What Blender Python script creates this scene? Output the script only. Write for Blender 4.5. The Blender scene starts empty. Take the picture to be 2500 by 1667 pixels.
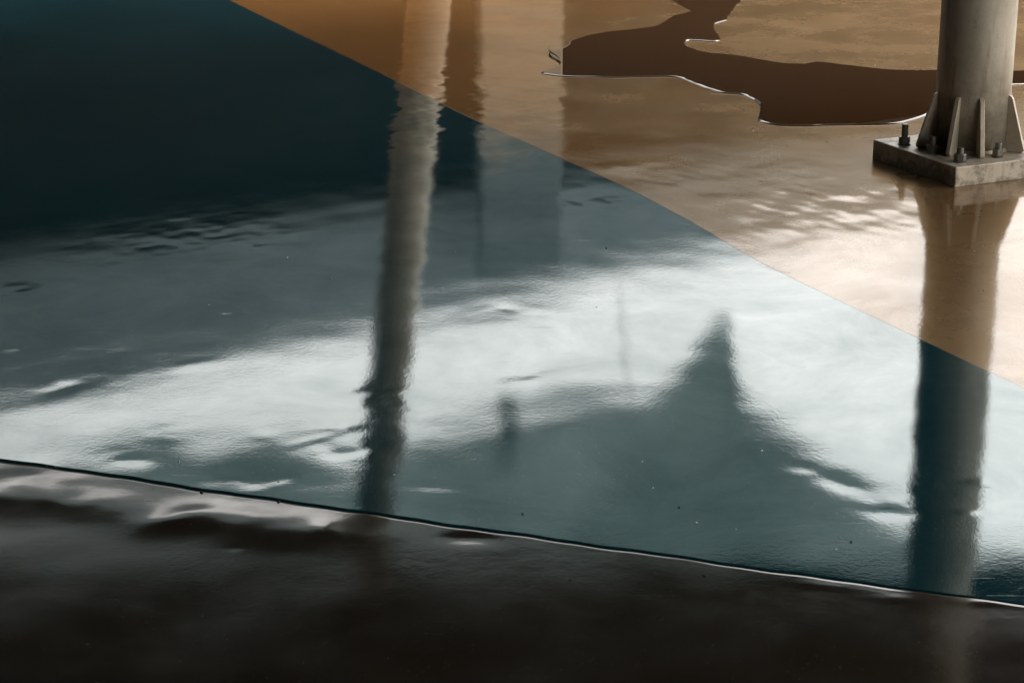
import bpy, bmesh, math, random
import numpy as np
from mathutils import Vector, Matrix
R = math.radians
C = bpy.context.scene.collection
scene = bpy.context.scene

# ------------------------------------------------------------------ camera
cd = bpy.data.cameras.new("camera")
cam = bpy.data.objects.new("camera", cd)
C.objects.link(cam)
cam.location = (0, 0, 1.6)
cam.rotation_euler = (R(90 - 18.1), 0, 0)
cd.sensor_width = 36
cd.lens = 72
cd.clip_start = 0.05
cd.clip_end = 2000
scene.camera = cam

# ------------------------------------------------------------------ world and sun
SUN_EL, SUN_AZ = 40, 28          # azimuth clockwise from +Y (the view direction)
w = bpy.data.worlds.new("World")
scene.world = w
w.use_nodes = True
nt = w.node_tree
nt.nodes.clear()
def N(t, kind, **kw):
    n = t.nodes.new(kind)
    for k, v in kw.items():
        setattr(n, k, v)
    return n
out = N(nt, "ShaderNodeOutputWorld")
bg = N(nt, "ShaderNodeBackground")
sky = N(nt, "ShaderNodeTexSky", sky_type='NISHITA', sun_disc=False)
sky.sun_elevation = R(SUN_EL)
sky.sun_rotation = R(SUN_AZ)
sky.dust_density = 3.0
sky.air_density = 1.0
hs = N(nt, "ShaderNodeHueSaturation")
hs.inputs['Saturation'].default_value = 0.22      # a thin even cloud cover whitens the blue
tc = N(nt, "ShaderNodeTexCoord")
cn = N(nt, "ShaderNodeTexNoise")
cn.inputs['Scale'].default_value = 5.0
cn.inputs['Detail'].default_value = 4.0
cr = N(nt, "ShaderNodeMapRange")
cr.inputs['From Min'].default_value = 0.3
cr.inputs['From Max'].default_value = 0.7
cr.inputs['To Min'].default_value = 0.92
cr.inputs['To Max'].default_value = 1.10
mul = N(nt, "ShaderNodeMix", data_type='RGBA', blend_type='MULTIPLY')
mul.inputs['Factor'].default_value = 1.0
nt.links.new(tc.outputs['Generated'], cn.inputs['Vector'])
nt.links.new(cn.outputs['Fac'], cr.inputs['Value'])
nt.links.new(sky.outputs[0], hs.inputs['Color'])
nt.links.new(cr.outputs[0], mul.inputs[7])
over = N(nt, "ShaderNodeMix", data_type='RGBA')    # high overcast veils the clear sky
over.inputs['Factor'].default_value = 0.8
over.inputs[7].default_value = (4.75, 4.5, 4.2, 1)
nt.links.new(hs.outputs[0], over.inputs[6])
nt.links.new(over.outputs[2], mul.inputs[6])
nt.links.new(mul.outputs[2], bg.inputs['Color'])
bg.inputs['Strength'].default_value = 0.15
nt.links.new(bg.outputs[0], out.inputs['Surface'])

sd = bpy.data.lights.new("sun", 'SUN')
sd.energy = 0.6
sd.angle = R(14)
sd.color = (1.0, 0.95, 0.88)
so = bpy.data.objects.new("sun", sd)
C.objects.link(so)
d = Vector((math.sin(R(SUN_AZ)) * math.cos(R(SUN_EL)), math.cos(R(SUN_AZ)) * math.cos(R(SUN_EL)), math.sin(R(SUN_EL))))
so.rotation_euler = d.to_track_quat('Z', 'Y').to_euler()
so.location = d * 40

vs = scene.view_settings
vs.view_transform = 'Standard'
vs.look = 'None'
vs.gamma = 1.0
vs.exposure = 2.24
scene.cycles.use_denoising = True
scene.cycles.max_bounces = 8
scene.cycles.diffuse_bounces = 4
scene.cycles.glossy_bounces = 4
scene.cycles.sample_clamp_indirect = 8

# ------------------------------------------------------------------ helpers
def tag(o, label=None, cat=None, group=None, kind=None):
    if label: o['label'] = label
    if cat: o['category'] = cat
    if group: o['group'] = group
    if kind: o['kind'] = kind
    return o

def empty(name, loc, rz=0):
    o = bpy.data.objects.new(name, None)
    C.objects.link(o)
    o.location = loc
    o.rotation_euler = (0, 0, rz)
    o.empty_display_size = 0.2
    return o

def mesh_np(name, verts, faces, mat, parent=None, smooth=True):
    me = bpy.data.meshes.new(name)
    verts = np.asarray(verts, dtype=np.float32)
    faces = np.asarray(faces, dtype=np.int32)
    k = faces.shape[1]
    me.vertices.add(len(verts))
    me.vertices.foreach_set("co", verts.ravel())
    me.loops.add(faces.size)
    me.loops.foreach_set("vertex_index", faces.ravel())
    me.polygons.add(len(faces))
    me.polygons.foreach_set("loop_start", np.arange(0, faces.size, k, dtype=np.int32))
    me.polygons.foreach_set("use_smooth", np.full(len(faces), smooth, dtype=bool))
    me.update(calc_edges=True)
    me.materials.append(mat)
    o = bpy.data.objects.new(name, me)
    C.objects.link(o)
    if parent: o.parent = parent
    return o

def obj(name, bm, mat, parent=None, smooth=False, bevel=0.0, seg=2):
    bmesh.ops.recalc_face_normals(bm, faces=bm.faces[:])
    me = bpy.data.meshes.new(name)
    bm.to_mesh(me)
    bm.free()
    me.materials.append(mat)
    for p in me.polygons: p.use_smooth = smooth
    o = bpy.data.objects.new(name, me)
    C.objects.link(o)
    if parent: o.parent = parent
    if bevel:
        b = o.modifiers.new("bevel", 'BEVEL')
        b.width = bevel
        b.segments = seg
        b.limit_method = 'ANGLE'
        b.angle_limit = R(35)
        b.harden_normals = False
    return o

def box(bm, x0, x1, y0, y1, z0, z1, m=None):
    vs_ = [bm.verts.new((x, y, z)) for x in (x0, x1) for y in (y0, y1) for z in (z0, z1)]
    idx = [(0, 1, 3, 2), (4, 6, 7, 5), (0, 4, 5, 1), (2, 3, 7, 6), (0, 2, 6, 4), (1, 5, 7, 3)]
    for f in idx: bm.faces.new([vs_[i] for i in f])
    if m is not None:
        for v in vs_: v.co = m @ v.co
    return vs_

def lathe(bm, prof, n=48, m=None, cap=True):
    rings = []
    for r, z in prof:
        rings.append([bm.verts.new((r * math.cos(2 * math.pi * i / n), r * math.sin(2 * math.pi * i / n), z)) for i in range(n)])
    for a, b in zip(rings, rings[1:]):
        for i in range(n):
            bm.faces.new((a[i], a[(i + 1) % n], b[(i + 1) % n], b[i]))
    if cap:
        bm.faces.new(rings[0][::-1])
        bm.faces.new(rings[-1])
    if m is not None:
        for rg in rings:
            for v in rg: v.co = m @ v.co

def prism(bm, pts, z0, z1, m=None):
    a = [bm.verts.new((p[0], p[1], z0)) for p in pts]
    b = [bm.verts.new((p[0], p[1], z1)) for p in pts]
    bm.faces.new(a[::-1])
    bm.faces.new(b)
    k = len(pts)
    for i in range(k):
        bm.faces.new((a[i], a[(i + 1) % k], b[(i + 1) % k], b[i]))
    if m is not None:
        for v in a + b: v.co = m @ v.co

def tube(bm, pts, r, n=8):
    pts = [Vector(p) for p in pts]
    rings = []
    for i, p in enumerate(pts):
        t = (pts[min(i + 1, len(pts) - 1)] - pts[max(i - 1, 0)]).normalized()
        u = t.orthogonal().normalized() if i == 0 else (u - t * u.dot(t)).normalized()
        v = t.cross(u)
        rr = r[i] if isinstance(r, (list, tuple)) else r
        rings.append([bm.verts.new(p + (u * math.cos(2 * math.pi * k / n) + v * math.sin(2 * math.pi * k / n)) * rr) for k in range(n)])
    for a, b in zip(rings, rings[1:]):
        for k in range(n):
            bm.faces.new((a[k], a[(k + 1) % n], b[(k + 1) % n], b[k]))
    bm.faces.new(rings[0][::-1])
    bm.faces.new(rings[-1])

# ------------------------------------------------------------------ materials
def new_mat(name):
    m = bpy.data.materials.new(name)
    m.use_nodes = True
    t = m.node_tree
    return m, t, t.nodes["Principled BSDF"]

def pos(t, scale=(1, 1, 1), rot=(0, 0, 0)):
    g = N(t, "ShaderNodeNewGeometry")
    mp = N(t, "ShaderNodeMapping")
    mp.inputs['Scale'].default_value = scale
    mp.inputs['Rotation'].default_value = rot
    t.links.new(g.outputs['Position'], mp.inputs['Vector'])
    return mp.outputs[0]

def noise(t, vec, scale, detail=3, rough=0.55, dist=0.0):
    n = N(t, "ShaderNodeTexNoise")
    n.inputs['Scale'].default_value = scale
    n.inputs['Detail'].default_value = detail
    n.inputs['Roughness'].default_value = rough
    n.inputs['Distortion'].default_value = dist
    t.links.new(vec, n.inputs['Vector'])
    return n.outputs['Fac']

def rng(t, val, a, b, c, d_):
    n = N(t, "ShaderNodeMapRange")
    t.links.new(val, n.inputs['Value'])
    for k, v in zip(('From Min', 'From Max', 'To Min', 'To Max'), (a, b, c, d_)):
        n.inputs[k].default_value = v
    return n.outputs[0]

def math_(t, op, a, b):
    n = N(t, "ShaderNodeMath", operation=op)
    for i, v in enumerate((a, b)):
        if isinstance(v, (int, float)): n.inputs[i].default_value = v
        else: t.links.new(v, n.inputs[i])
    return n.outputs[0]

def mixc(t, fac, a, b):
    n = N(t, "ShaderNodeMix", data_type='RGBA')
    if isinstance(fac, (int, float)): n.inputs['Factor'].default_value = fac
    else: t.links.new(fac, n.inputs['Factor'])
    for i, v in ((6, a), (7, b)):
        if isinstance(v, tuple): n.inputs[i].default_value = (*v, 1)
        else: t.links.new(v, n.inputs[i])
    return n.outputs[2]

def bump(t, height):
    b = N(t, "ShaderNodeBump")
    b.inputs['Strength'].default_value = 1.0
    b.inputs['Distance'].default_value = 1.0
    t.links.new(height, b.inputs['Height'])
    return b.outputs[0]

def floor_mat(name, c0, c1, c2, coat_rough=0.03, rough=0.35, spec=0.5, coat=1.0, ior=1.5, fine=1.0, mid=1.0, speck=0.5, scratch=1.0, flake=None, flake_w=0.0, flake_r=0.0, wear=None):
    m, t, p = new_mat(name)
    v = pos(t)
    big = noise(t, v, 0.9, 4, 0.6, 0.4)
    med = noise(t, v, 6.0, 5, 0.65)
    col = mixc(t, rng(t, big, 0.35, 0.65, 0, 1), c0, c1)
    col = mixc(t, rng(t, med, 0.48, 0.78, 0, 0.6), col, c2)
    if wear:         # duller, dustier paint on the trafficked side of the floor
        sx_ = N(t, "ShaderNodeSeparateXYZ")
        t.links.new(v, sx_.inputs[0])
        f = math_(t, 'ADD', sx_.outputs[0], rng(t, noise(t, v, 1.7, 4, 0.6), 0.3, 0.7, -0.5, 0.5))
        wc = mixc(t, rng(t, noise(t, v, 3.5, 7, 0.7, 0.8), 0.35, 0.68, 0, 1), wear[0], wear[1])
        col = mixc(t, rng(t, f, wear[2], wear[3], 0, 1), col, wc)
    sp = noise(t, v, 190, 2, 0.5)
    col = mixc(t, rng(t, sp, 0.70, 0.76, 0, speck), col, tuple(min(1, x * 3 + .05) for x in c1))
    t.links.new(col, p.inputs['Base Color'])
    p.inputs['Roughness'].default_value = rough
    p.inputs['Specular IOR Level'].default_value = spec
    cw = rng(t, noise(t, v, 2.6, 9, 0.74, 0.6), 0.3, 0.7, coat * 0.72, min(1, coat * 1.2))
    t.links.new(cw, p.inputs['Coat Weight'])
    p.inputs['Coat IOR'].default_value = ior
    # fine orange peel, hand-trowelled waves, fine scuffs
    h = math_(t, 'MULTIPLY', noise(t, v, 80, 4, 0.6), 0.000075 * fine)
    h = math_(t, 'ADD', h, math_(t, 'MULTIPLY', noise(t, v, 210, 3, 0.6), 0.000034 * fine))
    msk = rng(t, noise(t, v, 1.3, 2), 0.42, 0.66, 0.15, 1.0)
    h2 = math_(t, 'MULTIPLY', noise(t, v, 11, 3, 0.5), 0.00017 * mid)
    h = math_(t, 'ADD', h, math_(t, 'MULTIPLY', h2, msk))
    sv = pos(t, (0.9, 14, 1), (0, 0, R(17)))
    sc = rng(t, noise(t, sv, 9, 2, 0.5, 0.3), 0.70, 0.74, 0, 0.000012 * scratch)
    h = math_(t, 'ADD', h, sc)
    b = bump(t, h)
    t.links.new(b, p.inputs['Normal'])
    t.links.new(b, p.inputs['Coat Normal'])
    cr_ = rng(t, noise(t, v, 3.1, 4, 0.6), 0.35, 0.75, coat_rough * 0.7, coat_rough * 1.6)
    t.links.new(cr_, p.inputs['Coat Roughness'])
    if flake:        # pearl pigment under the lacquer mirrors the hall in the paint's own tint
        g = N(t, "ShaderNodeBsdfAnisotropic")
        g.inputs['Color'].default_value = (*flake, 1)
        if flake_r:
            fr = rng(t, noise(t, v, 2.1, 6, 0.7), 0.3, 0.7, flake_r * 0.8, flake_r * 1.3)
            dull = rng(t, f, wear[2], wear[3], 0.22, 1)
            t.links.new(math_(t, 'MULTIPLY', fr, dull), g.inputs['Roughness'])
        else: t.links.new(math_(t, 'MULTIPLY', cr_, 1.3), g.inputs['Roughness'])
        t.links.new(b, g.inputs['Normal'])
        mx = N(t, "ShaderNodeMixShader")
        mx.inputs['Fac'].default_value = flake_w
        t.links.new(p.outputs[0], mx.inputs[1])
        t.links.new(g.outputs[0], mx.inputs[2])
        t.links.new(mx.outputs[0], t.nodes["Material Output"].inputs['Surface'])
    return m

M_TEAL = floor_mat("teal_floor_paint", (0.004, 0.030, 0.039), (0.007, 0.039, 0.049), (0.013, 0.047, 0.055), 0.035, spec=0.0, coat=0.84, flake=(0.45, 0.85, 0.9), flake_w=0.04)
M_BROWN = floor_mat("brown_floor_paint", (0.205, 0.092, 0.026), (0.23, 0.11, 0.036), (0.25, 0.135, 0.056), 0.05, rough=0.35, spec=0.0, coat=0.78, flake=(1.0, 0.72, 0.44), flake_w=0.085, flake_r=0.26, fine=1.2, mid=1.5, wear=((0.098, 0.054, 0.020), (0.138, 0.084, 0.038), -0.35, 0.75))
M_DARK = floor_mat("black_floor_paint", (0.013, 0.0105, 0.0075), (0.018, 0.0145, 0.010), (0.026, 0.021, 0.015), 0.10, rough=0.5, coat=0.78, fine=0.6, mid=3.0, spec=0.0)

def simple_mat(name, c0, c1, rough=0.6, scale=4.0, metal=0.0, bump_amp=0.0, bump_scale=60, spec=0.5):
    m, t, p = new_mat(name)
    v = pos(t)
    col = mixc(t, rng(t, noise(t, v, scale, 5, 0.65, 0.3), 0.3, 0.7, 0, 1), c0, c1)
    t.links.new(col, p.inputs['Base Color'])
    p.inputs['Roughness'].default_value = rough
    p.inputs['Metallic'].default_value = metal
    p.inputs['Specular IOR Level'].default_value = spec
    if bump_amp:
        t.links.new(bump(t, math_(t, 'MULTIPLY', noise(t, v, bump_scale, 4), bump_amp)), p.inputs['Normal'])
    return m

def steel_mat(name, c0, c1, dirt, rust, z0, z1, rough):
    m, t, p = new_mat(name)
    v = pos(t)
    col = mixc(t, rng(t, noise(t, v, 7, 6, 0.68, 0.4), 0.3, 0.7, 0, 1), c0, c1)
    st = noise(t, pos(t, (1, 1, 0.12)), 38, 4, 0.6)          # long run-down streaks
    col = mixc(t, rng(t, st, 0.52, 0.72, 0, 0.45), col, dirt)
    sx_ = N(t, "ShaderNodeSeparateXYZ")
    t.links.new(v, sx_.inputs[0])
    zz = math_(t, 'ADD', sx_.outputs[2], rng(t, noise(t, v, 16, 5, 0.7), 0.3, 0.7, -0.12, 0.12))
    col = mixc(t, rng(t, zz, z0, z1, 0.75, 0), col, dirt)     # splashed grime round the foot
    col = mixc(t, rng(t, noise(t, v, 46, 5, 0.7, 0.5), 0.62, 0.72, 0, 0.7), col, rust)
    t.links.new(col, p.inputs['Base Color'])
    p.inputs['Metallic'].default_value = 0.2
    t.links.new(rng(t, noise(t, v, 22, 4, 0.6), 0.3, 0.7, rough - 0.1, rough + 0.15), p.inputs['Roughness'])
    h = math_(t, 'ADD', math_(t, 'MULTIPLY', noise(t, v, 60, 5, 0.65), 0.0012), math_(t, 'MULTIPLY', noise(t, v, 320, 3, 0.6), 0.00025))
    t.links.new(bump(t, h), p.inputs['Normal'])
    return m
M_STEEL = steel_mat("galvanised_steel", (0.38, 0.345, 0.27), (0.50, 0.455, 0.37), (0.13, 0.11, 0.075), (0.20, 0.12, 0.06), 0.03, 0.30, 0.45)
M_PLATE = steel_mat("weathered_plate_steel", (0.36, 0.315, 0.24), (0.54, 0.48, 0.385), (0.15, 0.12, 0.082), (0.18, 0.105, 0.055), 0.0, 0.06, 0.42)
M_BOLT = simple_mat("dull_bolt_steel", (0.10, 0.095, 0.08), (0.17, 0.16, 0.13), 0.4, 40, 0.5)
M_FARSTEEL = simple_mat("cream_painted_steel", (0.68, 0.62, 0.50), (0.76, 0.70, 0.58), 0.5, 5, 0.0)
M_CONC = simple_mat("pale_concrete", (0.26, 0.235, 0.20), (0.32, 0.29, 0.25), 0.8, 2.5, 0, 0.002, 30)
# floor reflection tint put into the pillar's colour: warm below, cool above
m, t, p = new_mat("pillar_mirror_tint")
v = pos(t)
sx_ = N(t, "ShaderNodeSeparateXYZ")
t.links.new(v, sx_.inputs[0])
zz_ = math_(t, 'ADD', sx_.outputs[2], rng(t, noise(t, v, 2.2, 4, 0.6), 0.3, 0.7, -0.25, 0.25))
low_ = mixc(t, rng(t, noise(t, v, 2.5, 5, 0.65), 0.3, 0.7, 0, 1), (0.42, 0.355, 0.26), (0.48, 0.415, 0.315))
upp_ = mixc(t, rng(t, noise(t, v, 3.5, 5, 0.65), 0.3, 0.7, 0, 1), (0.130, 0.180, 0.196), (0.175, 0.225, 0.242))
t.links.new(mixc(t, rng(t, zz_, 2.0, 2.5, 0, 1), low_, upp_), p.inputs['Base Color'])
p.inputs['Roughness'].default_value = 0.8
M_PILLAR = m
M_FASCIA = simple_mat("grey_fascia_render", (0.160, 0.212, 0.232), (0.205, 0.258, 0.280), 0.8, 1.2)
M_FACADE = simple_mat("dark_facade_panel", (0.011, 0.009, 0.008), (0.017, 0.014, 0.011), 0.7, 1.5, spec=0.08)
M_GLASS = simple_mat("dark_window_glass", (0.014, 0.012, 0.010), (0.02, 0.017, 0.013), 0.5, 1.0, spec=0.1)
M_SOFFIT = simple_mat("black_roof_soffit", (0.008, 0.0075, 0.007), (0.013, 0.012, 0.011), 0.85, 1.0, spec=0.05)
M_FRAME = simple_mat("bronze_window_frame", (0.016, 0.013, 0.010), (0.022, 0.017, 0.013), 0.6, 8, spec=0.1)
M_BASE = simple_mat("concrete_ground", (0.20, 0.19, 0.17), (0.28, 0.27, 0.24), 0.85, 0.7, 0, 0.003, 20)
M_JOINT = simple_mat("black_joint", (0.006, 0.006, 0.005), (0.01, 0.009, 0.008), 0.9, 30)
M_TWIG = simple_mat("dry_twig", (0.05, 0.03, 0.015), (0.10, 0.06, 0.03), 0.8, 200)
M_GRIT = simple_mat("pale_grit", (0.5, 0.48, 0.42), (0.65, 0.62, 0.55), 0.7, 300)

m, t, p = new_mat("brown_puddle_water")
p.inputs['Base Color'].default_value = (0.056, 0.025, 0.008, 1)
p.inputs['Roughness'].default_value = 0.0
p.inputs['IOR'].default_value = 1.33
M_WATER = m

m, t, p = new_mat("canopy_membrane")
v = pos(t)
col = mixc(t, rng(t, noise(t, v, 0.7, 4, 0.6), 0.35, 0.65, 0, 1), (0.42, 0.50, 0.50), (0.62, 0.69, 0.70))
t.links.new(col, p.inputs['Base Color'])
p.inputs['Roughness'].default_value = 0.7
tr = N(t, "ShaderNodeBsdfTranslucent")
t.links.new(col, tr.inputs['Color'])
mx = N(t, "ShaderNodeMixShader")
mx.inputs['Fac'].default_value = 0.75
t.links.new(p.outputs[0], mx.inputs[1])
t.links.new(tr.outputs[0], mx.inputs[2])
t.links.new(mx.outputs[0], t.nodes["Material Output"].inputs['Surface'])
M_MEMB = m

# ------------------------------------------------------------------ floor relief
rs = np.random.RandomState(7)
def waves(lmin, lmax, n, seed):
    r = np.random.RandomState(seed)
    L = np.exp(r.uniform(math.log(lmin), math.log(lmax), n))
    a = r.uniform(0, 2 * math.pi, n)
    ph = r.uniform(0, 2 * math.pi, n)
    return [(2 * math.pi / l * math.cos(q), 2 * math.pi / l * math.sin(q), f, l) for l, q, f in zip(L, a, ph)]
def wave_sum(x, y, ws, slope):
    """height whose rms slope is about `slope`"""
    h = np.zeros_like(x)
    s = slope * math.sqrt(2.0 / len(ws))
    for kx, ky, f, l in ws:
        h += s * l / (2 * math.pi) * np.sin(kx * x + ky * y + f)
    return h
W_BROAD = waves(0.7, 2.2, 14, 3)
W_MID = waves(0.16, 0.5, 26, 11)
W_BREAK = waves(0.06, 0.22, 30, 21)
W_FINE = waves(0.045, 0.30, 60, 5)

# local dents and swellings: x, y, size across, size along, turn in degrees, height
DENTS = [
    (0.196, 7.469, 0.023, 0.014, 15.1, 0.0008),
    (0.399, 6.811, 0.065, 0.05, 11.1, 0.0012),
    (0.212, 5.878, 0.031, 0.014, 14.1, 0.0003),
    (-0.754, 5.143, 0.015, 0.01, 11.2, 0.0003),
    (-0.406, 4.275, 0.034, 0.018, 26.1, 0.0005),
    (-0.413, 4.222, 0.052, 0.014, -135.8, 0.0004),
    (-0.38, 4.545, 0.043, 0.02, 54.0, 0.0005),
    (0.072, 4.617, 0.061, 0.022, 30.2, -0.0004),
    (-0.507, 5.512, 0.023, 0.008, 8.3, -0.0003),
    (0.001, 5.156, 0.042, 0.018, -37.4, -0.0004),
    (0.108, 5.028, 0.042, 0.01, 9.8, -0.00015),
    (0.662, 3.978, 0.071, 0.03, -51.8, -0.00055),
    (0.738, 3.809, 0.044, 0.028, -35.8, -0.0005),
    (0.98, 3.953, 0.022, 0.02, 9.7, 0.0004),
    (-0.528, 3.968, 0.09, 0.034, -7.8, -0.0008),
    (-0.826, 4.089, 0.048, 0.03, -32.3, -0.0006),
    (-0.159, 3.936, 0.056, 0.022, -5.7, -0.0005),
    (-0.372, 4.123, 0.06, 0.03, -56.6, -0.0004),
    (-0.762, 4.245, 0.037, 0.035, -63.9, 0.0005),
    (-1.009, 4.76, 0.137, 0.14, 9.2, -0.0013),
    (-1.061, 4.531, 0.027, 0.04, -26.1, -0.0004),
    (-0.757, 4.712, 0.048, 0.04, 6.0, 0.0004),
    (-1.246, 4.835, 0.024, 0.025, 45.7, 0.0006),
    (-1.335, 5.32, 0.04, 0.05, 11.4, 0.0009),
    (0.844, 3.951, 0.027, 0.012, -13.7, 0.0003),
    (0.911, 3.795, 0.016, 0.012, 24.8, 0.0003),
    (-0.548, 4.228, 0.033, 0.05, 0.0, 0.0003)]
# patches of finer ripple: x, y, size across, size along, turn, rms slope
RIPPLES = [
    (0.932, 6.387, 0.279, 0.32, 16.1, 0.026),
    (0.269, 6.329, 0.092, 0.13, 20.6, 0.016),
    (-0.936, 5.869, 0.207, 0.22, 10.5, 0.015),
    (-0.352, 4.109, 0.073, 0.08, -7.8, 0.006),
    (0.477, 6.638, 0.08, 0.12, 36.3, 0.01),
    (0.794, 5.544, 0.092, 0.1, -47.7, 0.008),
    (-0.31, 4.487, 0.075, 0.08, -68.3, 0.007),
    (-0.97, 4.641, 0.216, 0.09, -13.2, 0.0025),
    (-0.347, 7.933, 0.59, 0.4, 88.6, 0.02),
    (-0.001, 5.141, 0.066, 0.05, -6.4, 0.008),
    (-0.255, 4.306, 0.162, 0.12, -83.0, 0.006),
    (0.863, 3.913, 0.056, 0.1, -54.4, 0.008)]
# dents of the black floor only
DARK_DENTS = [
    (-1.006, 3.913, 0.087, 0.085, -15.1, 0.005),
    (-0.667, 3.764, 0.061, 0.045, 44.4, 0.0036),
    (-0.484, 3.737, 0.104, 0.055, -17.3, 0.0044),
    (-0.823, 3.826, 0.066, 0.05, -15.2, 0.0022),
    (-0.386, 3.709, 0.031, 0.025, -36.4, 0.0014),
    (-0.123, 3.218, 0.01, 0.006, 4.9, -0.0006),
    (-0.533, 3.621, 0.01, 0.007, 9.5, -0.0003),
    (0.87, 3.378, 0.119, 0.01, -5.4, 0.0009),
    (-0.081, 3.667, 0.034, 0.02, -13.9, -0.0016),
    (0.596, 3.445, 0.049, 0.01, -17.1, 0.0005)]
def gauss(x, y, g):
    cx, cy, sx, sy, a = g[:5]
    c, s = math.cos(R(a)), math.sin(R(a))
    u = (x - cx) * c + (y - cy) * s
    v_ = -(x - cx) * s + (y - cy) * c
    return np.exp(-0.5 * ((u / sx) ** 2 + (v_ / sy) ** 2))
def relief(x, y, extra=()):
    h = wave_sum(x, y, W_BROAD, 0.0010) + wave_sum(x, y, W_MID, 0.0020)
    fine = wave_sum(x, y, W_FINE, 1.0)
    for g in RIPPLES:
        h += gauss(x, y, g) * fine * g[5] * 0.6
    brk = wave_sum(x, y, W_BREAK, 1.0) * 45.0
    for g in list(DENTS) + list(extra):
        h += gauss(x, y, g) * g[5] * (1 + (0.06 if g[5] > 0.002 or g[3] > 0.1 else 0.35) * brk)
    return h

EDGE_U = [(-8.0, 14.4), (-3.4, 14.4), (-1.455, 10.535), (-0.437, 8.261), (-0.158, 7.617), (0.376, 6.517), (0.563, 6.045), (0.702, 5.632), (1.029, 4.928), (1.205, 4.546), (2.6, 1.6), (8.0, 1.2)]
EDGE_L = [(-8.0, 6.2), (-2.5, 4.50), (-1.5, 4.19), (-1.093, 4.076), (-0.974, 4.041), (-0.766, 3.965), (-0.641, 3.915), (-0.465, 3.854), (-0.284, 3.790), (-0.152, 3.742), (0.27, 3.594), (0.507, 3.508), (0.792, 3.413), (0.926, 3.370), (1.6, 3.12), (2.2, 1.4), (8.0, 1.0)]
def curve(pts, x):
    px, py = zip(*pts)
    y = np.interp(x, px, py)
    return y
def smooth_curve(pts, xs):
    y = curve(pts, xs)
    k = np.exp(-0.5 * (np.arange(-12, 13) / 5.0) ** 2)
    k /= k.sum()
    yp = np.pad(y, 12, mode='edge')
    ys = np.convolve(yp, k, mode='valid')
    return np.where(np.abs(xs) < 2.4, ys, y)

XS = np.concatenate([np.linspace(-8, -2.7, 50)[:-1], np.linspace(-2.7, 2.7, 620), np.linspace(2.7, 8, 50)[1:]])
YU = smooth_curve(EDGE_U, XS)
YL = smooth_curve(EDGE_L, XS)
# small nicks and wander of the hand-cut edges
YL = YL + 0.0018 * np.sin(XS * 23 + 1) + 0.0012 * np.sin(XS * 61)
YU = YU + 0.003 * np.sin(XS * 9 + 2)

def sheet(name, y0, y1, rows, mat, z, power=1.0, lip0=0, lip1=0, extra=()):
    v_ = np.linspace(0, 1, rows) ** power
    Y = y0[None, :] + (y1 - y0)[None, :] * v_[:, None]
    X = np.repeat(XS[None, :], rows, 0)
    Z = relief(X, Y, extra) + z
    rowsY, rowsZ = [Y], [Z]
    if lip0:      # rolled edge on the near side, then a skirt
        for dy, dz in ((0.0012, -0.0003), (0.0020, -0.0010), (0.0022, -0.010)):
            rowsY.insert(0, (Y[0] - dy)[None, :])
            rowsZ.insert(0, (Z[0] + dz)[None, :])
    if lip1:
        for dy, dz in ((0.0012, -0.0003), (0.0020, -0.0010), (0.0022, -0.010)):
            rowsY.append((Y[-1] + dy)[None, :])
            rowsZ.append((Z[-1] + dz)[None, :])
    Y = np.concatenate(rowsY)
    Z = np.concatenate(rowsZ)
    n, mcol = Y.shape
    X = np.repeat(XS[None, :], n, 0)
    V = np.stack([X, Y, Z], -1).reshape(-1, 3)
    i = np.arange(n - 1)[:, None] * mcol + np.arange(mcol - 1)[None, :]
    F = np.stack([i, i + 1, i + mcol + 1, i + mcol], -1).reshape(-1, 4)
    return mesh_np(name, V, F, mat)

YEND = np.maximum(18.15 + 0.807 * XS, 15.2)
tag(sheet("path", YL + 0.0024, YU - 0.006, 560, M_TEAL, 0.0, 1.0, 1, 1), kind='structure')
tag(sheet("floor", YU, YEND, 620, M_BROWN, -0.002, 1.5, 1, 0), kind='structure')
tag(sheet("pavement", np.full_like(XS, -6.0), YL - 0.004, 420, M_DARK, -0.0014, 0.45, 0, 1, DARK_DENTS), kind='structure')
bm = bmesh.new()
for sx in (-1,):
    vs4 = [bm.verts.new(c) for c in ((-60, -40, -0.035), (60, -40, -0.035), (60, 90, -0.035), (-60, 90, -0.035))]
    bm.faces.new(vs4)
tag(obj("ground", bm, M_BASE), kind='structure')

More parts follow.
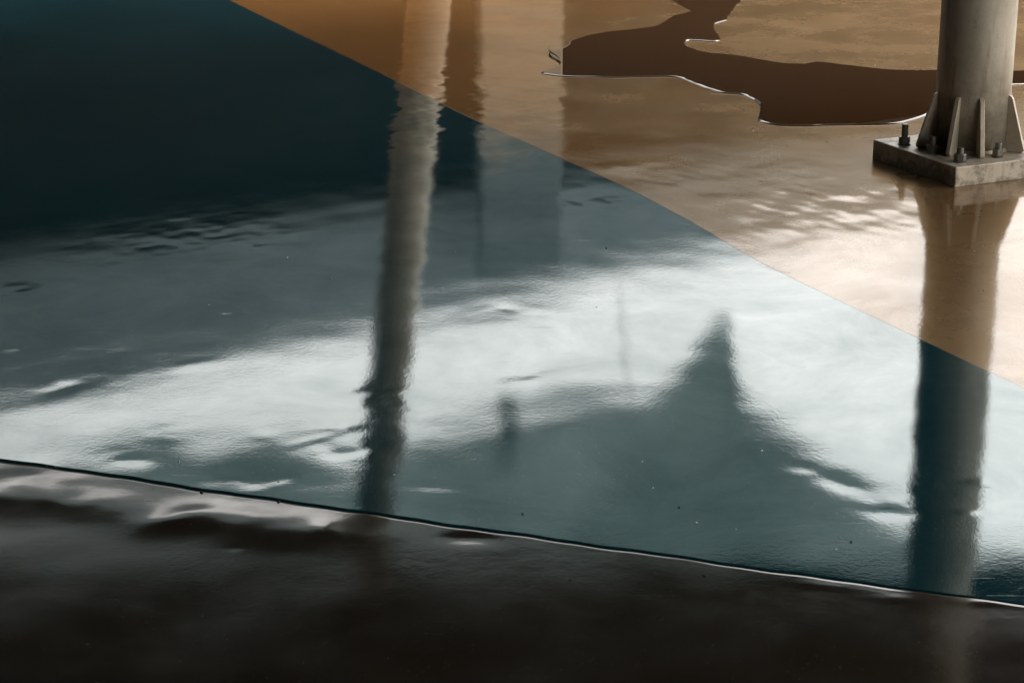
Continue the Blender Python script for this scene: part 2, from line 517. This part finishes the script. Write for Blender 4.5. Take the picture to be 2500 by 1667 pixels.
# ------------------------------------------------------------------ puddle
PUD = [(0.124, 8.519), (0.156, 8.48), (0.225, 8.441), (0.405, 8.422), (0.55, 8.431), (0.677, 8.431), (0.753, 8.27), (0.827, 8.115), (0.909, 8.062), (0.95, 7.966), (0.961, 7.846), (0.947, 7.714), (0.929, 7.602), (0.937, 7.531), (0.993, 7.477), (1.087, 7.461), (1.17, 7.477), (1.269, 7.484), (1.383, 7.492), (1.463, 7.531), (1.561, 7.641), (1.71, 7.906), (1.859, 8.124), (1.989, 8.234), (2.09, 8.27), (2.327, 8.308), (2.514, 8.215), (2.653, 8.699), (2.416, 8.648), (2.163, 8.578), (1.881, 8.568), (1.793, 8.588), (1.611, 8.598), (1.442, 8.699), (1.324, 8.781), (1.241, 8.73), (1.136, 8.781), (1.001, 8.929), (0.856, 9.016), (0.807, 9.126), (0.784, 9.228), (0.807, 9.32), (0.843, 9.32), (0.937, 9.297), (0.955, 9.402), (0.954, 9.657), (0.97, 9.783), (1.035, 9.886), (1.055, 10.004), (1.163, 10.462), (1.289, 10.994), (1.439, 11.668), (1.052, 11.758), (0.847, 10.994), (0.808, 10.609), (0.881, 10.221), (0.87, 10.139), (0.785, 10.004), (0.693, 9.744), (0.583, 9.632), (0.415, 9.534), (0.277, 9.332), (0.248, 9.205), (0.21, 9.08), (0.17, 9.03), (0.163, 8.9), (0.19, 8.80), (0.202, 8.719), (0.185, 8.648), (0.142, 8.60)]
def resample(pts, step):
    P_ = np.array(pts + [pts[0]], float)
    # Catmull-Rom then even spacing
    out_ = []
    n = len(pts)
    for i in range(n):
        a, b, c, d_ = (np.array(pts[(i + k) % n], float) for k in (-1, 0, 1, 2))
        for s in np.linspace(0, 1, 12, endpoint=False):
            out_.append(0.5 * ((2 * b) + (c - a) * s + (2 * a - 5 * b + 4 * c - d_) * s * s + (3 * b - a - 3 * c + d_) * s ** 3))
    out_ = np.array(out_ + [out_[0]])
    L = np.concatenate([[0], np.cumsum(np.linalg.norm(np.diff(out_, axis=0), axis=1))])
    s = np.linspace(0, L[-1], int(L[-1] / step), endpoint=False)
    return np.stack([np.interp(s, L, out_[:, 0]), np.interp(s, L, out_[:, 1])], -1)
pl = resample(PUD, 0.012)
jit = np.random.RandomState(4).normal(0, 1, (len(pl), 2))
ker = np.exp(-0.5 * (np.arange(-6, 7) / 2.2) ** 2); ker /= ker.sum()
for k in range(2):
    jit[:, k] = np.convolve(np.pad(jit[:, k], 6, mode='wrap'), ker, mode='valid')
pl = pl + jit * 0.006
tg = np.roll(pl, -2, 0) - np.roll(pl, 2, 0)
tg /= np.linalg.norm(tg, axis=1, keepdims=True)
nin = np.stack([-tg[:, 1], tg[:, 0]], -1)      # inward for a counter-clockwise outline
area = 0.5 * np.sum(pl[:, 0] * np.roll(pl[:, 1], -1) - np.roll(pl[:, 0], -1) * pl[:, 1])
if area < 0: nin = -nin
zf = float(np.mean(relief(pl[:, 0], pl[:, 1]))) - 0.002
prof = [(0.0, -0.004), (0.0003, 0.0006), (0.001, 0.0011), (0.002, 0.0014), (0.0035, 0.00165), (0.0055, 0.00182), (0.008, 0.0019), (0.011, 0.00192)]
from mathutils.geometry import delaunay_2d_cdt
rings = []
n = len(pl)
zb = relief(pl[:, 0], pl[:, 1]) - 0.002
for dn, dz in prof:
    q = pl + nin * dn
    f = dn / 0.011
    rings.append(np.stack([q[:, 0], q[:, 1], (zf + 0.002) * f + zb * (1 - f) + dz], -1))
V = np.concatenate(rings)
ii = np.arange(n)
jj = (ii + 1) % n
F = [np.stack([k * n + ii, k * n + jj, (k + 1) * n + jj, (k + 1) * n + ii], -1) for k in range(len(rings) - 1)]
tri_in = [Vector((a, b)) for a, b in rings[-1][:, :2]]
cv, _, cf, _, _, _ = delaunay_2d_cdt(tri_in, [], [list(range(n))], 1, 1e-6)
base = len(V)
V = np.concatenate([V, np.array([(a.x, a.y, zf + 0.002 + prof[-1][1]) for a in cv])])
bm = bmesh.new()
bv = [bm.verts.new(c) for c in V]
for f in np.concatenate(F):
    bm.faces.new([bv[k] for k in f]).smooth = True
nrim = len(bm.faces)
for f in cf:
    bm.faces.new([bv[base + k] for k in f])
for f in bm.faces:
    f.normal_update()
    if f.normal.z < 0: f.normal_flip()
me = bpy.data.meshes.new("puddle")
bm.to_mesh(me)
bm.free()
for k, p_ in enumerate(me.polygons): p_.use_smooth = k < nrim
me.materials.append(M_WATER)
o = bpy.data.objects.new("puddle", me)
C.objects.link(o)
tag(o, kind='structure')

# ------------------------------------------------------------------ steel column in view
col_root = empty("steel_column", (1.557, 6.83, 0))
tag(col_root, "round grey steel column bolted down on a square base plate beside the brown puddle", "column")
AX = math.atan2(-0.903, 0.43)                 # turn of the plate
PM = Matrix.Rotation(AX, 4, 'Z')
zb = -0.004
bm = bmesh.new()
box(bm, -0.2325, 0.2325, -0.2325, 0.2325, zb, 0.065, PM)
obj("base_plate", bm, M_PLATE, col_root, bevel=0.004)
bm = bmesh.new()
lathe(bm, [(0.125, 0.0655), (0.125, 0.4), (0.125, 2.0), (0.125, 4.0), (0.125, 4.4)], 96)
sh = obj("shaft", bm, M_STEEL, col_root, smooth=True)
bm = bmesh.new()
lathe(bm, [(0.1245, 0.0655), (0.1335, 0.0658), (0.1315, 0.0685), (0.1275, 0.0735), (0.1252, 0.0765)], 96, cap=False)
obj("weld_seam", bm, M_PLATE, col_root, smooth=True)
for ang in (33, 78, 118, 160, 207, 253, 300, 335):
    G = PM @ Matrix.Rotation(R(ang), 4, 'Z')
    bm = bmesh.new()
    # trapezoid gusset standing on the plate, clipped inner corner and toe
    pts = [(0.1235, 0.066), (0.184, 0.066), (0.190, 0.076), (0.140, 0.243), (0.134, 0.252), (0.1235, 0.256)]
    prism(bm, pts, -0.0075, 0.0075, G @ Matrix.Rotation(R(90), 4, 'X'))
    obj("gusset", bm, M_PLATE, col_root, bevel=0.0015)
BO = 0.172
for k, (bx_, by_, stub) in enumerate([(-0.122, -0.182, 0.036), (0.022, -BO, 0.022), (BO, -BO, 0.012), (0.166, -0.012, 0.012), (BO, BO, 0.018), (0.0, BO, 0.02), (-BO, BO, 0.03), (-BO, 0.01, 0.02)]):
    B = PM @ Matrix.Translation((bx_, by_, 0))
    bm = bmesh.new()
    lathe(bm, [(0.0112, 0.0655), (0.0112, 0.098 + stub), (0.0095, 0.100 + stub)], 20, B)
    bo = obj("anchor_bolt", bm, M_BOLT, col_root, smooth=False)
    bm = bmesh.new()
    lathe(bm, [(0.022, 0.0652), (0.022, 0.0682), (0.0205, 0.0690)], 24, B)
    obj("washer", bm, M_BOLT, bo)
    bm = bmesh.new()
    NB = B @ Matrix.Rotation(R(11 + 23 * k), 4, 'Z')
    lathe(bm, [(0.0185, 0.0691), (0.020, 0.071), (0.020, 0.090), (0.0180, 0.0925)], 6, NB)
    obj("nut", bm, M_BOLT, bo)

# ------------------------------------------------------------------ raking column, seen mirrored in the floor
b0, b1 = Vector((-0.47, 12.6, 0)), Vector((-0.98, 12.6, 4.3))
rc = empty("raking_column", b0)
tag(rc, "cream round steel column leaning left, seen mirrored as a long streak across brown and teal floor", "column")
bm = bmesh.new()
L = (b1 - b0).length
q = (b1 - b0).to_track_quat('Z', 'Y').to_matrix().to_4x4()
lathe(bm, [(0.135, 0.05), (0.135, 2.0), (0.135, L)], 64, q)
obj("shaft", bm, M_FARSTEEL, rc, smooth=True)
bm = bmesh.new()
box(bm, -0.25, 0.25, -0.25, 0.25, -0.005, 0.06, Matrix.Rotation(R(30), 4, 'Z'))
obj("base_plate", bm, M_PLATE, rc, bevel=0.004)

# ------------------------------------------------------------------ building beyond
WA = math.atan(0.807)
WM = Matrix.Rotation(WA, 4, 'Z')
bd = empty("building", (0, 18.45, 0), WA)
tag(bd, "long low building with dark recessed wall under a plain grey fascia", "building")
bm = bmesh.new()
for v_ in box(bm, -9, 16, 0.0, 6, 2.95, 4.02):
    v_.co.z += (0.037 if v_.co.z < 3.5 else 0.019) * v_.co.x      # the fascia tapers gently to one end
obj("fascia", bm, M_FASCIA, bd, bevel=0.01)
bm = bmesh.new()
for v_ in box(bm, -9, 16, 0.55, 6, -0.03, 2.947):
    if v_.co.z > 1: v_.co.z += 0.037 * v_.co.x
obj("wall", bm, M_FACADE, bd)
pr = empty("concrete_pillar", (0.06, 17.75, 0), R(8))
tag(pr, "broad square pillar, coloured warm below and cool above as the floors mirror it, standing before the dark building", "pillar")
bm = bmesh.new()
box(bm, -0.355, 0.355, -0.2, 0.2, 0.1, 3.62)
obj("shaft", bm, M_PILLAR, pr, bevel=0.015)
bm = bmesh.new()
box(bm, -0.40, 0.40, -0.25, 0.25, -0.03, 0.098)
obj("plinth", bm, M_CONC, pr, bevel=0.01)

# ------------------------------------------------------------------ tensile canopy overhead
EDGE = [(-10, 3.9), (-5.5, 3.95), (-4.2, 3.85), (-3.5, 3.73), (-2.98, 3.51), (-2.77, 3.45), (-2.47, 3.35), (-2.38, 3.27), (-2.23, 3.35), (-2.06, 3.41), (-1.82, 3.37), (-1.58, 3.34), (-1.41, 3.37), (-1.29, 3.46), (-1.12, 3.57), (-1.0, 3.59), (-0.76, 3.48), (-0.52, 3.39), (-0.22, 3.32), (-0.08, 3.27), (0.22, 3.15), (0.51, 3.04), (0.89, 3.05), (1.01, 2.98), (1.13, 2.86), (1.24, 2.67), (1.31, 2.55), (1.37, 2.47), (1.47, 2.47), (1.475, 2.66), (1.5, 2.90), (1.6, 3.1), (1.84, 3.29), (2.0, 3.45), (2.21, 3.6), (2.36, 3.7), (2.71, 3.95), (3.23, 4.15), (3.54, 4.17), (5, 4.15), (7, 3.9), (10, 4.1)]
cx = np.concatenate([np.linspace(-9, -4, 40)[:-1], np.linspace(-4, 4, 330), np.linspace(4, 5.4, 20)[1:]])
ez = curve(EDGE, cx)
kz = np.exp(-0.5 * (np.arange(-5, 6) / 0.8) ** 2); kz /= kz.sum()
ez = np.convolve(np.pad(ez, 5, mode='edge'), kz, mode='valid')
tt = np.concatenate([np.linspace(0, 0.3, 30)[:-1], np.linspace(0.3, 1, 30)])
rows = []
for s in tt:
    y = 13.0 - 0.12 * s
    f = 1 - (1 - s) ** 1.8
    zt = 4.23 + 0.004 * np.sin(cx * 0.8)
    rows.append(np.stack([cx, np.full_like(cx, y), ez * (1 - f) + zt * f], -1))
V = np.stack(rows)
n, mc = V.shape[:2]
i = np.arange(n - 1)[:, None] * mc + np.arange(mc - 1)[None, :]
F = np.stack([i, i + mc, i + mc + 1, i + 1], -1).reshape(-1, 4)
cp = mesh_np("canopy", V.reshape(-1, 3), F, M_MEMB)
sol = cp.modifiers.new("thickness", 'SOLIDIFY')
sol.thickness = 0.006
tag(cp, "grey green fabric canopy overhead, its scalloped edge drawn down to a hanging point", "canopy")

# ------------------------------------------------------------------ unseen dark walls added behind and to the left to block light
bm = bmesh.new()
box(bm, -9.5, 5.5, -5.3, -5.0, -0.03, 4.218)
tag(obj("back_light_blocker", bm, M_FACADE), "unseen dark wall added behind the viewer to block light", "wall")
bm = bmesh.new()
box(bm, -7.3, -7.0, -4.99, 12.7, -0.03, 4.218)
tag(obj("side_light_blocker", bm, M_FACADE), "unseen dark wall added along the left to block light", "wall")

bm = bmesh.new()
box(bm, -9.5, 5.5, -5.3, 12.93, 4.222, 4.7)
tag(obj("roof", bm, M_SOFFIT), "dark solid flat roof over the covered area behind the fabric canopy", "roof")

# ------------------------------------------------------------------ small things hanging from the canopy edge
o = None
_bm = bmesh.new()
lathe(_bm, [(0.088, 0.0), (0.094, 0.008), (0.094, 0.42)], 4, Matrix.Translation((-0.02, 13.09, 3.13)) @ Matrix.Rotation(R(45), 4, 'Z'))
hb = obj("hanging_bracket", _bm, M_MEMB)
tag(hb, "short stubby fabric covered bracket hanging from the canopy edge left of the fabric point", "bracket")
bm = bmesh.new()
cpts = [(0.72 + 0.1 * k / 20 + 0.012 * math.sin(k * 0.9), 13.15, 2.36 + 0.9 * k / 20) for k in range(21)]
tube(bm, cpts, 0.007, 8)
o = obj("hanging_cable", bm, M_BOLT, smooth=True)
tag(o, "thin slack cable dangling from the canopy edge beside the fabric point", "cable")

# net fringe sewn under the canopy edge
bm = bmesh.new()
vx = np.arange(-1.25, 0.72, 0.019)
top = np.interp(vx, cx, ez) + 0.02
low = np.interp(vx, [-1.25, -0.76, -0.52, -0.22, -0.08, 0.22, 0.51, 0.72], [3.54, 3.40, 3.25, 3.17, 3.13, 3.06, 3.00, 3.0])
for a, t1, t0 in zip(vx, top, low):
    if t1 - t0 > 0.02:
        box(bm, a, a + 0.008, 12.99, 12.996, t0, t1)
obj("fringe", bm, M_MEMB, cp)

# ------------------------------------------------------------------ grit and crumbs lying on the floor
M_CRUMB = simple_mat("black_crumb", (0.008, 0.008, 0.007), (0.02, 0.018, 0.015), 0.9, 300)
def grit_mesh(name, mat, seed):
    rr = random.Random(seed)
    bm = bmesh.new()
    bmesh.ops.create_icosphere(bm, subdivisions=2, radius=1.0)
    for v_ in bm.verts:
        v_.co *= rr.uniform(0.75, 1.2)
        v_.co.z *= 0.55
    me = bpy.data.meshes.new(name)
    bm.to_mesh(me)
    bm.free()
    me.materials.append(mat)
    for p_ in me.polygons: p_.use_smooth = True
    return me
rg = random.Random(12)
def scatter(name, pts, mats, zoff, size, label, cat, group):
    meshes = [grit_mesh(name, mats, k) for k in range(3)]
    for x, y in pts:
        o = bpy.data.objects.new(name, rg.choice(meshes))
        C.objects.link(o)
        sc = rg.uniform(*size)
        z = float(relief(np.array([x]), np.array([y]))[0]) + zoff
        o.location = (x, y, z + sc * 0.3)
        o.scale = (sc * rg.uniform(0.8, 1.7), sc, sc)
        o.rotation_euler = (0, 0, rg.uniform(0, 6.28))
        tag(o, label, cat, group)
scatter("grit_speck", [(0.198, 5.456), (-0.164, 5.734), (-0.646, 5.669), (-0.503, 5.456), (-0.013, 5.338), (-0.247, 3.996), (0.278, 4.071), (0.141, 3.996), (0.291, 3.924), (-0.486, 3.96), (0.54, 4.135), (0.638, 3.667), (0.621, 3.611), (-0.711, 4.071), (0.365, 3.742), (-0.974, 4.982), (-0.806, 5.209), (-0.067, 5.371), (0.44, 3.709), (0.224, 5.189)], M_GRIT, 0.0, (0.0012, 0.0026), "tiny pale grit speck lying on the glossy teal floor", "grit", "pale grit on the teal floor")
scatter("grit_speck", [(0.656, 3.646), (0.276, 5.772), (0.021, 3.786), (0.337, 3.82)], M_CRUMB, 0.0, (0.0018, 0.0032), "tiny black crumb lying on the glossy teal floor", "grit", "black crumbs on the teal floor")
scatter("grit_speck", [(1.345, 5.748), (0.483, 5.701), (1.13, 7.202), (1.554, 8.699), (0.545, 8.802), (1.286, 5.35), (0.885, 7.386)], M_GRIT, -0.002, (0.002, 0.0032), "tiny pale grit speck lying on the brown floor", "grit", "pale grit on the brown floor")
scatter("grit_speck", [(0.108, 3.476), (0.359, 3.493), (-0.594, 3.764), (-0.642, 3.709), (-0.458, 3.709)], M_CRUMB, -0.0025, (0.0025, 0.004), "small black crumb lying on the black floor below the teal edge", "grit", "black crumbs on the black floor")
scatter("crumb", [(-0.988, 4.043), (-0.966, 4.036), (-0.638, 3.903), (-0.474, 3.851)], M_CRUMB, -0.001, (0.0025, 0.0042), "black crumb of sealant stuck in the joint along the near teal edge", "crumb", "crumbs in the near joint")
tw = [(0.163, 9.12, 0.004), (0.166, 9.07, 0.0035), (0.172, 9.00, 0.004), (0.185, 8.95, 0.003), (0.198, 8.90, 0.003), (0.206, 8.84, 0.002)]
bm = bmesh.new()
tube(bm, tw, [0.0010, 0.0016, 0.0018, 0.0018, 0.0016, 0.0010], 7)
o = obj("twig", bm, M_TWIG, smooth=True)
tag(o, "thin bent brown twig lying at the left tip of the brown puddle", "twig")
